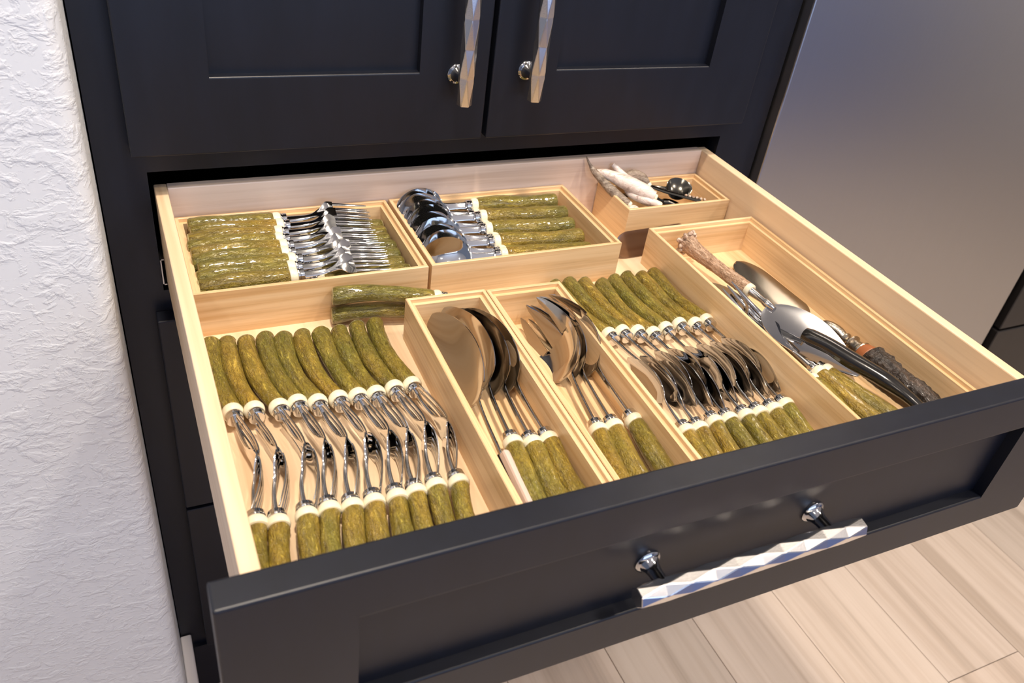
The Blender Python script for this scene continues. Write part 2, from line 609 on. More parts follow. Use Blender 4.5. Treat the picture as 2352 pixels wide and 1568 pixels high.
dk = tag(empty('dark_cabinet', (1.85, 0.3, -RIM)), 'brown black cabinet on the far side of the steel refrigerator', 'cabinet')
doff = Vector((-1.85, -0.3, RIM))
under(box('carcass', (1.446, 0.0, -RIM), (2.25, 0.6, 0.08), 'dark_interior', None, 0.001), dk, doff)
under(box('drawer_front', (1.464, -0.0335, -0.409), (2.25, -0.0005, -0.12), 'brown_black_paint', None, 0.0015), dk, doff)
under(box('drawer_front', (1.464, -0.0335, -0.71), (2.25, -0.0005, -0.4145), 'brown_black_paint', None, 0.0015), dk, doff)
under(box('drawer_front', (1.464, -0.0335, -0.115), (2.25, -0.0005, 0.075), 'brown_black_paint', None, 0.0015), dk, doff)
under(box('worktop', (1.44, -0.045, 0.0805), (2.26, 0.6, 0.11), 'brown_black_paint', None, 0.0015), dk, doff)

# unseen island added behind the camera so the steel and satin paint reflect blue
simple('blue_paint', (0.10, 0.185, 0.54), 0.45)
isl = tag(empty('added_island', (1.0, -2.6, -RIM)), 'blue island added out of view to give the steel its blue reflection', 'island')
ioff = Vector((-1.0, 2.6, RIM))
under(box('base', (-0.5, -2.65, -RIM), (3.0, -1.75, 0.06), 'blue_paint', None, 0.002), isl, ioff)
under(box('worktop', (-0.55, -2.7, 0.0605), (3.05, -1.72, 0.09), 'white_trim', None, 0.002), isl, ioff)
for k in range(4):
    under(box('panel', (-0.45 + 0.86 * k, -1.7495, -0.72), (0.36 + 0.86 * k, -1.735, 0.04), 'blue_paint', None, 0.002), isl, ioff)

# ------------------------------------------------------------------ bamboo organiser boxes
BT = -0.030        # rim height of the boxes
WTH = 0.0072


def organiser(label, cx, cy, lx, ly, rot=0.0, top=BT):
    """open tray: four mitred sides with a stepped rim and a bottom"""
    h = top - ZF
    root = tag(empty('organiser_box', (cx, cy, ZF)), label, 'box', 'bamboo organiser boxes in the drawer')
    root.rotation_euler.z = math.radians(rot)
    pr = [(0, 0), (WTH, 0), (WTH, h - 0.0042), (WTH * 0.5, h - 0.0042), (WTH * 0.5, h - 0.0004), (WTH * 0.42, h), (0.0006, h), (0, h - 0.0006)]
    hx, hy = lx / 2, ly / 2

    def corner(o, i):
        s = [(-1, -1), (1, -1), (1, 1), (-1, 1)][i]
        return (s[0] * (hx - o), s[1] * (hy - o))
    for k in range(4):
        a, b_ = k, (k + 1) % 4
        verts = [(*corner(o, a), z) for o, z in pr] + [(*corner(o, b_), z) for o, z in pr]
        n = len(pr)
        faces = [(i, (i + 1) % n, n + (i + 1) % n, n + i) for i in range(n)] + [tuple(range(n))[::-1], tuple(range(n, 2 * n))]
        bm = bmesh.new()
        vs = [bm.verts.new(v) for v in verts]
        for f in faces:
            bm.faces.new([vs[i] for i in f])
        from_bm('side_panel', bm, 'bamboo_x' if k % 2 == 0 else 'bamboo_y', root)
    box('bottom_panel', (-hx + WTH, -hy + WTH, 0.0005), (hx - WTH, hy - WTH, 0.005), 'bamboo_y', root, 0)
    return root


organiser('bamboo box of small forks in the back corner by the white wall', 0.1225, -0.0862, 0.2165, 0.1430)
organiser('bamboo box of round soup spoons between the fork box and small antler box', 0.3430, -0.0850, 0.2165, 0.1425)
organiser('small bamboo box of antler tine pieces in the back corner by the refrigerator', 0.5730, -0.0512, 0.1445, 0.0755)
organiser('long bamboo box of cake servers along the drawer side by the refrigerator', 0.5730, -0.3185, 0.1450, 0.3720)
organiser('narrow bamboo box holding large serving spoons', 0.2265, -0.3545, 0.0778, 0.2960, -1.4)
organiser('narrow bamboo box holding serving forks with wide prongs', 0.3052, -0.3550, 0.0778, 0.2900, -1.4)

# ------------------------------------------------------------------ flatware pieces


def spline(tab, x):
    """smooth interpolation of (x, y) pairs"""
    if x <= tab[0][0]:
        return tab[0][1]
    for i, ((x0, y0), (x1, y1)) in enumerate(zip(tab[:-1], tab[1:])):
        if x <= x1:
            t = (x - x0) / (x1 - x0)
            m0 = (y1 - tab[i - 1][1]) / (x1 - tab[i - 1][0]) if i > 0 else (y1 - y0) / (x1 - x0)
            m1 = (tab[i + 2][1] - y0) / (tab[i + 2][0] - x0) if i + 2 < len(tab) else (y1 - y0) / (x1 - x0)
            d = x1 - x0
            return ((2 * t ** 3 - 3 * t * t + 1) * y0 + (t ** 3 - 2 * t * t + t) * d * m0 + (-2 * t ** 3 + 3 * t * t) * y1 + (t ** 3 - t * t) * d * m1)
    return tab[-1][1]


def strip(verts, faces, stations, ny=9):
    """stations (x, yc, h, halfwidth, thickness, cup): closed dished strip added to verts, faces"""
    base = len(verts)
    m = 2 * ny
    for (x, yc, h, w, t, c) in stations:
        for j in range(ny):
            s = -1 + 2 * j / (ny - 1)
            e = (1 - abs(s) ** 6) * 0.5 + 0.5
            verts.append((x, yc + s * w, h + c * s * s + t * 0.5 * e))
        for j in range(ny - 1, -1, -1):
            s = -1 + 2 * j / (ny - 1)
            e = (1 - abs(s) ** 6) * 0.5 + 0.5
            verts.append((x, yc + s * w, h + c * s * s - t * 0.5 * e))
    for i in range(len(stations) - 1):
        for j in range(m):
            k = (j + 1) % m
            a = base + i * m
            faces.append((a + j, a + k, a + m + k, a + m + j))
    faces.append(tuple(range(base, base + m))[::-1])
    e = base + (len(stations) - 1) * m
    faces.append(tuple(range(e, e + m)))


def handle_mesh(name, L, r0, r1, bend, seed, mat, nth=34, ns=72, rough=0.055, twist=0.6, knob=0.0):
    """gnarled antler handle from x=0 (cut end) to x=L, arched in local z"""
    rg = random.Random(seed)
    off = Vector((rg.uniform(-50, 50), rg.uniform(-50, 50), rg.uniform(-50, 50)))
    verts, faces = [], []
    for i in range(ns + 1):
        s = i / ns
        R = r0 + (r1 - r0) * s + 0.0005 * math.sin(s * 7 + seed)
        edge = min(1.0, min(s, 1 - s) / 0.03)
        R *= 0.90 + 0.10 * math.sqrt(edge)
        if knob:
            R *= 1 + knob * math.exp(-(s / 0.06) ** 2)
        zc = bend * 4 * s * (1 - s)
        yc = 0.0012 * math.sin(s * 4.2 + seed * 1.7) * math.sin(math.pi * s)
        for k in range(nth):
            a = 2 * math.pi * k / nth + twist * s
            q = Vector((s * L * 55, math.cos(a) * 2.6, math.sin(a) * 2.6)) + off
            q2 = Vector((s * L * 230, math.cos(a) * 5.5, math.sin(a) * 5.5)) - off
            d = noise.noise(q) * rough + noise.noise(q2) * rough * 0.75 + rough * 0.35 * math.sin(a * 5 + 3 * s + seed)
            rr = R * (1 + d * (0.35 + 0.65 * edge))
            verts.append((s * L, yc + rr * math.cos(a), zc + rr * math.sin(a)))
    for i in range(ns):
        for k in range(nth):
            k2 = (k + 1) % nth
            faces.append((i * nth + k, i * nth + k2, (i + 1) * nth + k2, (i + 1) * nth + k))
    faces.append(tuple(range(nth))[::-1])
    faces.append(tuple(range(ns * nth, ns * nth + nth)))
    me = bpy.data.meshes.new(name)
    me.from_pydata(verts, [], faces)
    me.polygons.foreach_set('use_smooth', [True] * len(me.polygons))
    me.set_sharp_from_angle(angle=math.radians(60))
    me.materials.append(MATS[mat])
    me.update()
    return me


def lathe_mesh(name, prof, mat, n=22, sharp=35):
    o = lathe(name, prof, mat, None, n, sharp)
    me = o.data
    bpy.data.objects.remove(o)
    return me


def head_mesh(name, builder, mat):
    verts, faces = [], []
    builder(verts, faces)
    bm = bmesh.new()
    vs = [bm.verts.new(v) for v in verts]
    for f in faces:
        bm.faces.new([vs[i] for i in f])
    bmesh.ops.recalc_face_normals(bm, faces=bm.faces)
    me = bpy.data.meshes.new(name)
    bm.to_mesh(me)
    bm.free()
    me.polygons.foreach_set('use_smooth', [True] * len(me.polygons))
    me.set_sharp_from_angle(angle=math.radians(50))
    me.materials.append(MATS[mat])
    return me


def fork_head(sc=1.0, width=0.0118, tine=0.046, prof=None, end=0.109, root=0.0635, neck=0.0021):
    P_ = prof or [(0, 0), (0.02, 0.0), (0.038, -0.0018), (0.052, -0.0052), (0.066, -0.0064), (0.083, -0.0028), (0.099, 0.0040), (0.109, 0.0092)]

    def b(verts, faces):
        k_ = root / 0.0635
        W_ = [(0, neck), (0.02 * k_, neck * 0.9), (0.036 * k_, max(0.0024, neck * 0.75)), (0.046 * k_, 0.0062), (0.054 * k_, width), (0.063 * k_, width)]
        T_ = [(0, 0.0036), (0.03 * k_, 0.0030), (0.05 * k_, 0.0023), (0.063 * k_, 0.0019)]
        C_ = [(0, 0), (0.036 * k_, 0.0), (0.05 * k_, 0.0018), (0.063 * k_, 0.0012)]
        st = []
        for i in range(27):
            x = root * i / 26
            st.append((x * sc, 0, spline(P_, x) * sc, spline(W_, x) * sc, spline(T_, x) * sc, spline(C_, x) * sc))
        strip(verts, faces, st, 9)
        for q in range(4):
            y0 = (-1 + (2 * q + 1) / 4) * width
            st = []
            for i in range(11):
                s = i / 10
                x = root - 0.002 + (end - root + 0.002) * s
                w = 0.00215 * (1 - 0.55 * s) if i < 10 else 0.0005
                st.append((x * sc, y0 * (1 - 0.06 * s) * sc, (spline(P_, x) + 0.0007 * (y0 / width) ** 2) * sc, w * sc, (0.0019 - 0.0006 * s) * sc, 0))
            strip(verts, faces, st, 5)
    return b


def spoon_head(sc=1.0, bw=0.0172, d0=0.042, d1=0.102, depth=0.0085, shank=0.0020, point=0.56, rise=0.006):
    def b(verts, faces):
        st = []
        N = 46
        for i in range(N + 1):
            x = d1 * (i / N)
            if x > d1 - 0.0002:
                x = d1 - 0.0002
            if x < d0:
                t = x / d0
                w = shank * (1 - 0.15 * math.sin(math.pi * t)) + max(0, t - 0.75) ** 2 * 0.02
                hr = -0.0022 * t ** 3
                st.append((x, 0, hr, w, 0.0034 - 0.0014 * t, 0.0))
            else:
                t = (x - d0) / (d1 - d0)
                w = bw * max(0.02, (math.sin(math.pi * min(1, t ** 0.80 * 0.985)) ** point)) + (shank + 0.0012) * (1 - t) ** 6
                dp = depth * (math.sin(math.pi * min(1, 0.06 + 0.94 * t)) ** 0.7) * min(1, w / bw * 1.1)
                hr = -0.0022 + rise * t ** 1.5
                st.append((x, 0, hr - dp, w, 0.0017, dp))
        strip(verts, faces, [tuple(v * sc for v in s) for s in st], 13)
    return b


def serving_fork_head(bw=0.029, d0=0.066, d1=0.162):
    def b(verts, faces):
        st = []
        xs = d0 + (d1 - d0) * 0.50
        hfun = lambda t: -0.002 + 0.013 * t ** 1.5
        wfun = lambda t: bw * (math.sin(math.pi * min(1, 0.985 * t ** 0.75)) ** 0.50)
        dfun = lambda t: 0.0125 * math.sin(math.pi * min(1, 0.05 + 0.95 * t)) ** 0.8
        for i in range(34):
            x = xs * i / 33
            if x < d0:
                t = x / d0
                st.append((x, 0, -0.002 * t ** 3, 0.0024 + max(0, t - 0.75) ** 2 * 0.02, 0.0036 - 0.0014 * t, 0.0))
            else:
                t = (x - d0) / (d1 - d0)
                w = max(0.0036, wfun(t))
                dp = dfun(t) * min(1, w / bw * 1.1)
                st.append((x, 0, hfun(t) - dp, w, 0.0019, dp))
        strip(verts, faces, st, 13)
        t0 = (xs - d0) / (d1 - d0)
        for q in (-1, 0, 1):
            st = []
            for i in range(11):
                s = i / 10
                t = t0 - 0.02 + (1.0 - t0 + 0.02) * s * (0.93 if q else 1.0)
                x = d0 + (d1 - d0) * t
                yc = q * bw * 0.66 * (1 - 0.30 * s ** 2)
                w = bw * 0.27 * (1 - 0.72 * s ** 1.6)
                if i == 10:
                    w = 0.0008
                W0 = bw
                dp = dfun(min(t, 0.99))
                st.append((x, yc, hfun(t) - dp + dp * (yc / W0) ** 2, w, 0.0018, 0.0008 * (1 - s)))
            strip(verts, faces, st, 5)
    return b


def blade_head(length, halfw, shank=0.03, tipr=0.5, thick=0.0016, neck=0.0030, bow=0.0):
    def b(verts, faces):
        st = []
        N = 64
        for i in range(N + 1):
            x = (shank + length) * i / N
            if x < shank:
                t = x / shank
                st.append((x, 0, 0, neck * (1 - 0.2 * math.sin(math.pi * t)), 0.004 - 0.002 * t, 0))
            else:
                t = (x - shank) / length
                up = min(1.0, t / 0.22)
                w = neck + (halfw - neck) * (up * up * (3 - 2 * up))
                if t > 1 - tipr:
                    q = (t - (1 - tipr)) / tipr
                    w *= math.sqrt(max(0.0006, 1 - q * q))
                st.append((x, 0, bow * t * t, w, thick, 0))
        strip(verts, faces, st, 7)
    return b


HV = {}


def handle_variants(key, L, r0, r1, bend, n, mat='olive_antler', **kw):
    HV[key] = [handle_mesh('handle', L, r0, r1, bend * (0.85 + 0.12 * i), 11 * i + len(HV) * 7 + 1, mat, **kw) for i in range(n)]


handle_variants('fork', 0.0955, 0.0083, 0.0074, 0.0042, 6)
handle_variants('small', 0.0815, 0.0086, 0.0078, 0.0030, 6)
handle_variants('soup', 0.0980, 0.0098, 0.0085, 0.0036, 5)
handle_variants('serve', 0.1000, 0.0093, 0.0082, 0.0034, 5)

COLLAR = lathe_mesh('collar', [(0, 0.0068), (0.0006, 0.0079), (0.0026, 0.0085), (0.0056, 0.0083), (0.0074, 0.0074), (0.0080, 0.0060)], 'ivory')
FERRULE = lathe_mesh('ferrule', [(0, 0.0062), (0.0004, 0.0070), (0.0014, 0.0071), (0.0018, 0.0063), (0.0024, 0.0063), (0.0028, 0.0069), (0.0060, 0.0066), (0.0066, 0.0058), (0.0067, 0.0020)], 'chrome')
CUT = lathe_mesh('cut_end', [(0, 0.0050), (0.0006, 0.0074), (0.0016, 0.0078)], 'olive_cut_end')

HEADS = {
    'dinner_fork': head_mesh('fork_head', fork_head(0.98, 0.0122), 'chrome'),
    'dinner_fork_front': head_mesh('fork_head', fork_head(1.0, 0.0122, prof=[(0, 0), (0.015, 0.0), (0.028, -0.0016), (0.042, -0.0056), (0.056, -0.0082), (0.072, -0.0056), (0.090, 0.0002), (0.109, 0.0065)], end=0.099, root=0.053), 'chrome'),
    'salad_fork': head_mesh('fork_head', fork_head(0.80, 0.0138, prof=[(0, 0), (0.018, 0.0002), (0.032, 0.002), (0.044, 0.0078), (0.056, 0.0102), (0.075, 0.0080), (0.095, 0.0035), (0.109, 0.001)], neck=0.0046), 'chrome'),
    'teaspoon_back': head_mesh('spoon_head', spoon_head(1.0, 0.0142, 0.050, 0.112, 0.0072, point=0.78), 'polished_steel'),
    'teaspoon_front': head_mesh('spoon_head', spoon_head(1.0, 0.0142, 0.036, 0.096, 0.0072, point=0.78), 'polished_steel'),
    'soup_spoon': head_mesh('spoon_head', spoon_head(1.0, 0.0222, 0.030, 0.083, 0.0100, 0.0046), 'chrome'),
    'serving_spoon': head_mesh('spoon_head', spoon_head(1.0, 0.0290, 0.064, 0.163, 0.0095, 0.0024, rise=0.014), 'polished_steel'),
    'serving_fork': head_mesh('fork_head', serving_fork_head(), 'polished_steel'),
    'long_fork': head_mesh('fork_head', fork_head(1.2, 0.0105), 'polished_steel'),
    'long_spoon': head_mesh('spoon_head', spoon_head(1.3, 0.0110, 0.075, 0.120, 0.0060, 0.0018), 'polished_steel'),
    'spreader': head_mesh('blade', blade_head(0.095, 0.0090, 0.018, 0.35), 'chrome'),
}


def link(me, name, parent, mat4=None):
    o = bpy.data.objects.new(name, me)
    COL.objects.link(o)
    o.parent = parent
    if mat4 is not None:
        o.matrix_local = mat4
    return o


def flatware(kind, hkey, var, name, label, cat, group, headname):
    root = tag(empty(name), label, cat, group)
    hs = HV[hkey]
    me = hs[var % len(hs)]
    L = me.vertices[len(me.vertices) - 1].co.x
    link(me, 'handle', root)
    link(CUT, 'cut_end', root, Matrix.Translation((-0.0009, 0, 0)) @ Matrix.Scale(1.02 if hkey != 'soup' else 1.12, 4))
    link(COLLAR, 'collar', root, Matrix.Translation((L - 0.0008, 0, 0)))
    link(FERRULE, 'ferrule', root, Matrix.Translation((L + 0.0068, 0, 0)))
    link(HEADS[kind], headname, root, Matrix.Translation((L + 0.0100, 0, 0)))
    return root


rng = random.Random(3)

# --- left section of the drawer: ten forks handles to the back, ten handles to the front
UEX = [0.0218, 0.0357, 0.0513, 0.0680, 0.0832, 0.1000, 0.1165, 0.1335, 0.1508, 0.1680]
UEY = [-0.183, -0.185, -0.1875, -0.186, -0.190, -0.190, -0.191, -0.192, -0.189, -0.1885]
UCX = [0.0256, 0.0417, 0.0606, 0.0755, 0.0908, 0.1080, 0.1239, 0.1391, 0.1561, 0.1722]
LFX = [0.0224, 0.0362, 0.0560, 0.0721, 0.0879, 0.1038, 0.1207, 0.1354, 0.1514, 0.1690]
LFY = [-0.3975, -0.4015, -0.4004, -0.4000, -0.4021, -0.4024, -0.4028, -0.4025, -0.4010, -0.4024]
ZH = ZF + 0.0100
for i in range(10):
    o = flatware('dinner_fork', 'fork', i, 'dinner_fork', 'olive antler handled fork pointing forward, %s from the drawer side by the plaster wall' % ORD[i],
                 'fork', 'forks with handles to the back', 'fork_head')
    place(o, (UEX[i], UEY[i], ZH), (UCX[i], -0.2835, ZH + 0.0018), 94 + rng.uniform(-6, 6))
for i in range(10):
    o = flatware('dinner_fork_front', 'fork', i * 5 + 2, 'dinner_fork', 'olive antler handled fork pointing backward, %s from the drawer side by the plaster wall' % ORD[i],
                 'fork', 'forks with handles to the front', 'fork_head')
    x1 = LFX[i]
    place(o, (x1 - 0.0070, LFY[i] - 0.1030, ZH), (x1, LFY[i], ZH + 0.0028), -90 + rng.uniform(-6, 6))

# --- right section: eight teaspoons to the front, eight to the back
RUX = [0.3691, 0.3866, 0.4030, 0.4215, 0.4395, 0.4570, 0.4738, 0.4905]
RCX = [0.3809, 0.3964, 0.4118, 0.4258, 0.4434, 0.4620, 0.4788, 0.4945]
RCY = [-0.2642, -0.2634, -0.2673, -0.2735, -0.2692, -0.2664, -0.2700, -0.2675]
RLX = [0.3755, 0.3891, 0.4074, 0.4227, 0.4407, 0.4559, 0.4720, 0.4875]
RLY = [-0.4034, -0.4040, -0.4007, -0.4013, -0.4017, -0.4021, -0.4018, -0.3995]
for i in range(8):
    o = flatware('teaspoon_back', 'fork', i * 5 + 1, 'teaspoon', 'olive antler handled spoon pointing forward, %s from the serving fork box' % ORD[i],
                 'spoon', 'spoons with handles to the back', 'spoon_head')
    place(o, (RUX[i], RCY[i] + 0.098, ZH), (RCX[i], RCY[i], ZH + 0.0014), 93 + rng.uniform(-5, 5))
for i in range(8):
    o = flatware('teaspoon_front', 'fork', i + 3, 'teaspoon', 'olive antler handled spoon pointing backward, %s from the serving fork box' % ORD[i],
                 'spoon', 'spoons with handles to the front', 'spoon_head')
    place(o, (RLX[i] - 0.0058, RLY[i] - 0.1030, ZH), (RLX[i], RLY[i] - 0.0050, ZH + 0.0018), -93 + rng.uniform(-5, 5))

# --- back left box: nine small forks above, seven below turned the other way
FEX = [0.0255, 0.0262, 0.0222, 0.0205, 0.0220, 0.0210, 0.0250, 0.0218, 0.0212]
FFX = [0.1165, 0.1170, 0.1140, 0.1145, 0.1160, 0.1150, 0.1190, 0.1160, 0.1155]
for i in range(9):
    y = -0.0345 - 0.0121 * i
    z = -0.0335 - 0.0009 * i
    o = flatware('salad_fork', 'small', i, 'salad_fork', 'small olive handled fork on top in its box, %s from the drawer back' % ORD[i],
                 'fork', 'small forks with handles by the plaster wall', 'fork_head')
    place(o, (FEX[i], y + 0.003 * (1 - i / 5), z), (FFX[i], y, z + 0.001), 24 + rng.uniform(-5, 5))
for i in range(7):
    y = -0.0355 - 0.0158 * i
    o = flatware('salad_fork', 'small', i + 2, 'salad_fork', 'small fork underneath with only its olive handle end showing, %s from the drawer back' % ORD[i],
                 'fork', 'small forks with handles by the soup spoons', 'fork_head')
    xe = 0.2215 - 0.001 * (i % 3)
    place(o, (xe, y, -0.0510), (xe - 0.09, y, -0.0560), rng.uniform(-8, 8))

# --- soup spoons
for i in range(9):
    y = -0.0335 - 0.0118 * i
    low = (i % 2 == 1)
    z = -0.0375 - 0.0012 * i
    x = 0.3255 + (0.001, -0.002, 0.002, 0.0, -0.001, 0.0015, -0.001, 0.0, -0.003)[i]
    o = flatware('soup_spoon', 'soup', i, 'soup_spoon', 'round bowled spoon with olive handle in the middle back box, %s from the back' % ORD[i],
                 'spoon', 'soup spoons in the middle back box', 'spoon_head')
    place(o, (x + 0.103, y - 0.0075 + (0.003 if i == 0 else 0), z - (0.016 if low else 0.001)), (x, y, z - (0.004 if low else -0.001)), -50 + rng.uniform(-3, 3))

# --- serving spoons and forks
for i, (xf, yf, xb, yb, nm) in enumerate([(0.2225, -0.3795, 0.2145, -0.4890, 'nearest the pale flat handle'), (0.2372, -0.3845, 0.2325, -0.4940, 'between its two neighbours'), (0.2515, -0.3840, 0.2508, -0.4938, 'nearest the serving forks')]):
    o = flatware('serving_spoon', 'serve', i, 'serving_spoon', 'large serving spoon with olive antler handle, ' + nm, 'spoon', 'serving spoons', 'spoon_head')
    zb = ZF + 0.005 + 0.0105
    place(o, (xb, yb, zb), (xf, yf, zb + 0.0050), (-67, -69, -77)[i])
for i, (xf, yf, xb, yb, nm) in enumerate([(0.2975, -0.3851, 0.2843, -0.4945, 'with three dark prongs in full view'), (0.3120, -0.3865, 0.3045, -0.4948, 'in the middle of the three'), (0.3325, -0.3837, 0.3305, -0.4935, 'nearest the teaspoons')]):
    o = flatware('serving_fork', 'serve', i + 3, 'serving_fork', 'large serving fork with olive antler handle, ' + nm, 'serving fork', 'serving forks', 'fork_head')
    zb = ZF + 0.005 + 0.0105
    place(o, (xb, yb, zb), (xf, yf, zb + 0.0045), (-62, -74, -78)[i])

# flat server with a pale handle
o = tag(empty('cake_slice'), 'broad polished metal slice with a flat pale handle and dark stripe', 'slice')
link(head_mesh('slice_blade', spoon_head(1.0, 0.0310, 0.080, 0.187, 0.0070, 0.0018, rise=0.010), 'polished_steel'), 'slice_blade', o, Matrix.Translation((0.078, 0, 0)))
box('handle', (0.0, -0.0080, -0.0032), (0.094, 0.0080, 0.0032), 'bone_pink', o, 0.0022, 2)
box('stripe', (0.030, -0.0012, 0.0026), (0.0945, 0.0012, 0.0042), 'dark_metal', o, 0.0006)
place(o, (0.2030, -0.4900, ZF + 0.0145), (0.2090, -0.3700, ZF + 0.0222), -70)

# --- two butter knives lying across the gap behind the serving spoons
for i, (p0, p1, nm) in enumerate([((0.1335, -0.1668, ZF + 0.0098), (0.2270, -0.1800, ZF + 0.0098), 'lying on the drawer bottom behind the serving spoons'),
                                  ((0.1340, -0.1672, -0.0440), (0.2285, -0.1835, -0.0500), 'lying above another behind the serving spoons')]):
    o = flatware('spreader', 'fork', i + 3, 'butter_knife', 'olive antler handled knife ' + nm, 'knife', 'knives across the gap', 'blade')
    place(o, p0, p1, 12)

# --- silver blade standing on edge between the boxes
o = tag(empty('pie_server'), 'rounded dark steel blade standing on edge before the small antler box', 'cake server')
link(head_mesh('blade', blade_head(0.115, 0.0155, 0.02, 0.16, 0.0024), 'brushed_blade'), 'blade', o)
box('handle', (-0.038, -0.0060, -0.0040), (0.004, 0.0060, 0.0040), 'dark_metal', o, 0.0025, 2)
place(o, (0.6080, -0.1080, ZF + 0.0160), (0.4725, -0.1150, ZF + 0.0150), -68)

# ------------------------------------------------------------------ long box with servers
BZ = ZF + 0.005


def tube(name, pts, radii, mat, parent, n=14, flat=1.0):
    """tube through pts with the given radii (smoothed), closed ends"""
    P_, Rr = [], []
    m = 6
    for i in range(len(pts) - 1):
        p0 = Vector(pts[max(i - 1, 0)])
        p1 = Vector(pts[i])
        p2 = Vector(pts[i + 1])
        p3 = Vector(pts[min(i + 2, len(pts) - 1)])
        for j in range(m):
            t = j / m
            P_.append(0.5 * ((2 * p1) + (p2 - p0) * t + (2 * p0 - 5 * p1 + 4 * p2 - p3) * t * t + (3 * p1 - p0 - 3 * p2 + p3) * t ** 3))
            Rr.append(radii[i] + (radii[i + 1] - radii[i]) * (t * t * (3 - 2 * t)))
    P_.append(Vector(pts[-1]))
    Rr.append(radii[-1])
    verts, faces = [], []
    for i, p in enumerate(P_):
        d = (P_[min(i + 1, len(P_) - 1)] - P_[max(i - 1, 0)]).normalized()
        y = Vector((0, 0, 1)).cross(d)
        if y.length < 1e-4:
            y = Vector((1, 0, 0))
        y.normalize()
        z = d.cross(y)
        for k in range(n):
            a = 2 * math.pi * k / n
            verts.append(p + y * (Rr[i] * math.cos(a)) + z * (Rr[i] * flat * math.sin(a)))
    for i in range(len(P_) - 1):
        for k in range(n):
            k2 = (k + 1) % n
            faces.append((i * n + k, i * n + k2, (i + 1) * n + k2, (i + 1) * n + k))
    faces += [tuple(range(n))[::-1], tuple(range((len(P_) - 1) * n, len(P_) * n))]
    return mesh_obj(name, verts, faces, mat, parent, True, 50)


# antler crown cake server
o = tag(empty('cake_server'), 'cake server with brown antler crown handle and bright leaf blade', 'cake server')
link(handle_mesh('handle', 0.098, 0.0092, 0.0066, -0.003, 77, 'brown_antler', rough=0.10, ns=60, nth=30, knob=0.35), 'handle', o)
burr = empty('burr')
burr.parent = o
rg = random.Random(9)
bm = bmesh.new()
bmesh.ops.create_icosphere(bm, subdivisions=2, radius=0.0022)
pearl = bpy.data.meshes.new('pearl')
bm.to_mesh(pearl)
bm.free()
pearl.materials.append(MATS['antler_pearl'])
pearl.polygons.foreach_set('use_smooth', [True] * len(pearl.polygons))
for k in range(22):
    a = 2 * math.pi * k / 22 + rg.uniform(-0.1, 0.1)
    rr = rg.uniform(0.0115, 0.0140)
    s = rg.uniform(0.75, 1.45)
    link(pearl, 'pearl', burr, Matrix.Translation((rg.uniform(-0.001, 0.005), rr * math.cos(a), rr * math.sin(a))) @ Matrix.Scale(s, 4))
lathe('burr_disc', [(-0.002, 0.009), (0.0, 0.0118), (0.003, 0.0120), (0.006, 0.0090)], 'brown_antler', burr, 20)
link(lathe_mesh('collar', [(0, 0.0060), (0.0008, 0.0074), (0.0050, 0.0074), (0.0060, 0.0060)], 'ivory'), 'collar', o, Matrix.Translation((0.0970, 0, 0)))
link(lathe_mesh('neck', [(0, 0.0050), (0.003, 0.0046), (0.018, 0.0034), (0.022, 0.0046), (0.024, 0.0046), (0.030, 0.0040), (0.034, 0.0028)], 'chrome'), 'neck', o, Matrix.Translation((0.1025, 0, 0)))


def leaf(verts, faces):
    st = []
    N = 30
    for i in range(N + 1):
        t = i / N
        w = 0.0335 * (math.sin(math.pi * (0.03 + 0.955 * t ** 0.70)) ** 0.85) + 0.0008
        st.append((0.118 * t, 0, -0.004 * math.sin(math.pi * t), w, 0.0016, 0.0035 * math.sin(math.pi * t)))
    strip(verts, faces, st, 11)


link(head_mesh('leaf_blade', leaf, 'polished_steel'), 'leaf_blade', o, Matrix.Translation((0.129, 0, -0.001)))
place(o, (0.5400, -0.1530, -0.0405), (0.5560, -0.2480, -0.0460), 4)

# wide cake knife with bark handle
o = tag(empty('cake_knife'), 'wide rounded knife with silver neck and black bark handle', 'knife')
link(handle_mesh('handle', 0.088, 0.0100, 0.0142, 0.004, 51, 'black_bark', rough=0.16, ns=60, nth=34), 'handle', o)
link(lathe_mesh('leather_ring', [(0, 0.0118), (0.002, 0.0128), (0.010, 0.0112), (0.012, 0.0100)], 'brown_leather'), 'leather_ring', o, Matrix.Translation((0.087, 0, 0)))
link(lathe_mesh('bolster', [(0, 0.0110), (0.001, 0.0116), (0.002, 0.0104), (0.004, 0.0088), (0.011, 0.0078), (0.013, 0.0104), (0.0145, 0.0104), (0.016, 0.0070), (0.020, 0.0054), (0.022, 0.0074), (0.0235, 0.0074), (0.025, 0.0052)], 'aged_silver', 26, 25), 'bolster', o, Matrix.Translation((0.098, 0, 0)))
tube('curved_neck', [(0.121, 0, 0), (0.132, 0.0, 0.002), (0.142, 0.003, 0.003), (0.150, 0.007, 0.000), (0.154, 0.010, -0.006)], [0.0052, 0.0062, 0.0060, 0.0050, 0.0036], 'aged_silver', o, 14)
link(head_mesh('blade', blade_head(0.127, 0.0165, 0.012, 0.32, 0.0016, 0.005), 'bronzed_steel'), 'blade', o, Matrix.Translation((0.150, 0.006, -0.0065)))
place(o, (0.6195, -0.4620, BZ + 0.0115), (0.6150, -0.3450, BZ + 0.0130), -12)

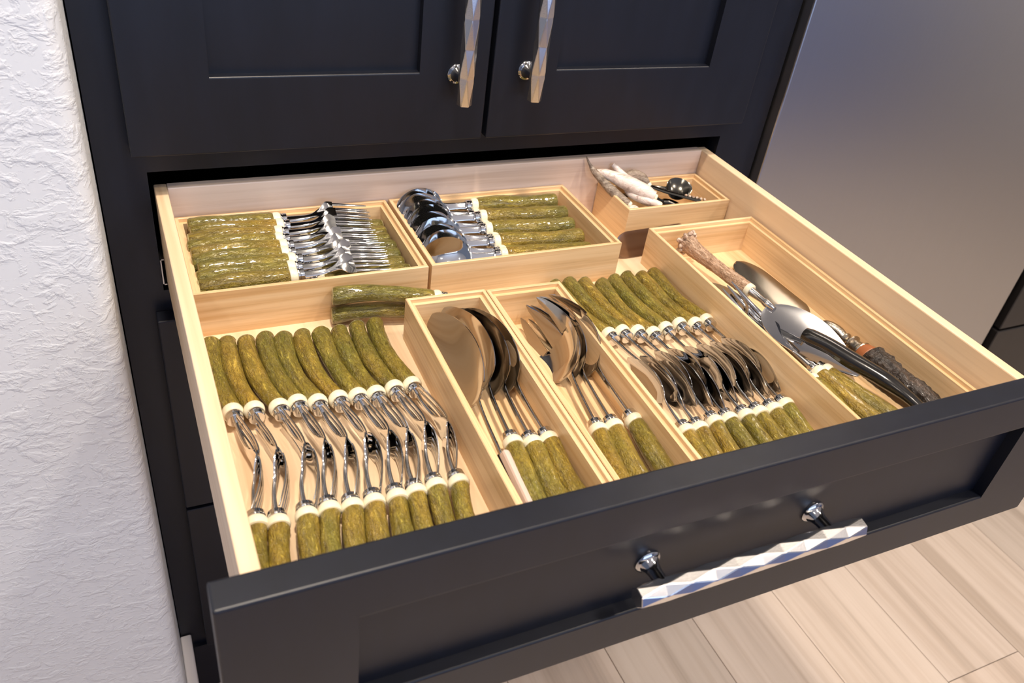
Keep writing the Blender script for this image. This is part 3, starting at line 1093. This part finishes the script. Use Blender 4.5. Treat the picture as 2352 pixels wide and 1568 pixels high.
# black horn handled piece
o = tag(empty('carving_knife'), 'slim steel blade with a curved glossy black horn handle', 'knife')
tube('horn_handle', [(0.5955, -0.4780, -0.0520), (0.5920, -0.4480, -0.0460), (0.5830, -0.4180, -0.0420), (0.5720, -0.3880, -0.0410), (0.5650, -0.3660, -0.0400), (0.5585, -0.3480, -0.0410), (0.5560, -0.3400, -0.0420)],
     [0.0030, 0.0062, 0.0088, 0.0094, 0.0090, 0.0092, 0.0080], 'black_horn', o, 18, 0.85)
tmp = link(head_mesh('blade', blade_head(0.118, 0.0058, 0.012, 0.45, 0.0018, 0.0040), 'polished_steel'), 'blade', o)
place(tmp, (0.5550, -0.3420, -0.0500), (0.5270, -0.2350, -0.0720), -25)
tmp.parent = o

# two long olive handled servers lying under the rest, and one more beside them
for i, (kind, p0, p1, roll, nm, cat) in enumerate([
        ('long_fork', (0.5270, -0.4880, BZ + 0.0100), (0.5330, -0.3930, BZ + 0.0105), -35, 'short shafted fork with olive handle closest to the teaspoons in the long box', 'serving fork'),
        ('long_fork', (0.5505, -0.4830, BZ + 0.0110), (0.5445, -0.3790, BZ + 0.0140), -35, 'long fork with olive handle lying between two other olive handles in the long box', 'serving fork'),
        ('long_spoon', (0.5770, -0.4800, BZ + 0.0112), (0.5565, -0.3830, BZ + 0.0125), -50, 'long spoon with olive handle under the black horn handle', 'spoon')]):
    o = flatware(kind, 'serve', i + 1, 'long_server', nm, cat, 'long olive servers in the long box', 'head')
    place(o, p0, p1, roll)

# ------------------------------------------------------------------ little box of antler tine pieces


def tine_piece(label, pts, radii, mat, cat='knife', name='antler_spreader', blade=None, collar=True, bladekind='blade'):
    root = tag(empty(name), label, cat, 'antler pieces in the small box')
    tube('tine', pts, radii, mat, root, 14)
    a, b_ = Vector(pts[-2]), Vector(pts[-1])
    d = (b_ - a).normalized()
    if collar:
        c = lathe('collar', [(0, 0.0042), (0.001, 0.0048), (0.004, 0.0046), (0.005, 0.0036)], 'ivory', root, 14)
        place(c, b_ - d * 0.001, b_ + d, 0)
    if blade:
        ln, hw, roll, mt, end = blade
        if bladekind == 'blade':
            me = head_mesh('blade', blade_head(ln, hw, 0.012, 0.4, 0.0014, 0.0022), mt)
        elif bladekind == 'spoon':
            me = head_mesh('blade', spoon_head(1.0, hw, ln * 0.45, ln, 0.004, 0.0016), mt)
        else:
            me = head_mesh('blade', fork_head(ln / 0.109, hw), mt)
        h = link(me, bladekind if bladekind != 'blade' else 'blade', root)
        place(h, b_ + d * 0.002, end, roll)
    return root


tine_piece('big white antler tine with steel blade lying over the small box', [(0.4880, -0.0215, -0.0110), (0.5010, -0.0310, -0.0130), (0.5190, -0.0440, -0.0180), (0.5360, -0.0570, -0.0245), (0.5480, -0.0665, -0.0290)],
           [0.0016, 0.0062, 0.0092, 0.0098, 0.0072], 'white_tine', blade=(0.034, 0.0048, 60, 'dark_metal', (0.580, -0.078, -0.043)))
tine_piece('small white antler tine near the front of the small box', [(0.5200, -0.0430, -0.0270), (0.5260, -0.0540, -0.0300), (0.5390, -0.0650, -0.0330), (0.5520, -0.0735, -0.0365)],
           [0.0020, 0.0056, 0.0066, 0.0048], 'white_tine', blade=(0.028, 0.0042, 40, 'dark_metal', (0.580, -0.080, -0.050)))
tine_piece('dark grey antler tine with thin curved tip reaching the drawer back', [(0.4765, -0.0150, 0.0045), (0.4800, -0.0185, -0.0030), (0.4870, -0.0260, -0.0130), (0.5030, -0.0450, -0.0285), (0.5180, -0.0600, -0.0390)],
           [0.0008, 0.0016, 0.0042, 0.0060, 0.0052], 'grey_tine', blade=(0.042, 0.0050, 0, 'dark_metal', (0.550, -0.072, -0.058)))
tine_piece('cream antler tine with rounded tip behind the big white one', [(0.5145, -0.0160, -0.0080), (0.5190, -0.0200, -0.0120), (0.5290, -0.0270, -0.0210), (0.5440, -0.0360, -0.0300), (0.5560, -0.0430, -0.0370)],
           [0.0026, 0.0040, 0.0052, 0.0056, 0.0046], 'white_tine', blade=(0.046, 0.0110, 10, 'dark_metal', (0.590, -0.056, -0.050)), cat='spoon', name='antler_spoon', bladekind='spoon')
tine_piece('short grey brown antler stub at the back of the small box', [(0.5330, -0.0240, -0.0245), (0.5420, -0.0235, -0.0205), (0.5540, -0.0260, -0.0235), (0.5600, -0.0330, -0.0300)],
           [0.0050, 0.0070, 0.0064, 0.0044], 'grey_tine', blade=(0.056, 0.0150, 38, 'dark_metal', (0.606, -0.0470, -0.0330)), cat='spoon', name='antler_spoon', bladekind='spoon')
tine_piece('small bone knob in the front corner of the small box', [(0.5120, -0.0720, -0.0440), (0.5150, -0.0735, -0.0400), (0.5190, -0.0745, -0.0400), (0.5260, -0.0750, -0.0460)],
           [0.0030, 0.0060, 0.0056, 0.0040], 'white_tine', blade=(0.040, 0.0050, 0, 'dark_metal', (0.556, -0.0755, -0.060)))
# dark fork with a beaded end
o = tag(empty('cocktail_fork'), 'dark metal fork with a beaded handle end in the small box', 'fork', 'antler pieces in the small box')
tube('handle', [(0.5620, -0.0380, -0.0300), (0.5790, -0.0500, -0.0330), (0.6000, -0.0640, -0.0350), (0.6140, -0.0730, -0.0365)], [0.0038, 0.0042, 0.0046, 0.0054], 'dark_metal', o, 12, 0.5)
for k in range(6):
    t = k / 5
    link(pearl, 'bead', o, Matrix.Translation((0.598 + 0.020 * t, -0.0635 - 0.012 * t, -0.0330 - 0.0012 * t)) @ Matrix.Scale(0.9, 4)).data = pearl
h = link(head_mesh('fork_head', fork_head(0.45, 0.0118), 'dark_metal'), 'fork_head', o)
place(h, (0.5630, -0.0386, -0.0302), (0.5300, -0.0300, -0.0420), 0)

# ------------------------------------------------------------------ lift everything built in drawer coordinates onto the floor level
for o in scene.objects:
    if o.parent is None and o.type in ('MESH', 'EMPTY'):
        o.location.z += RIM
bpy.context.view_layer.update()
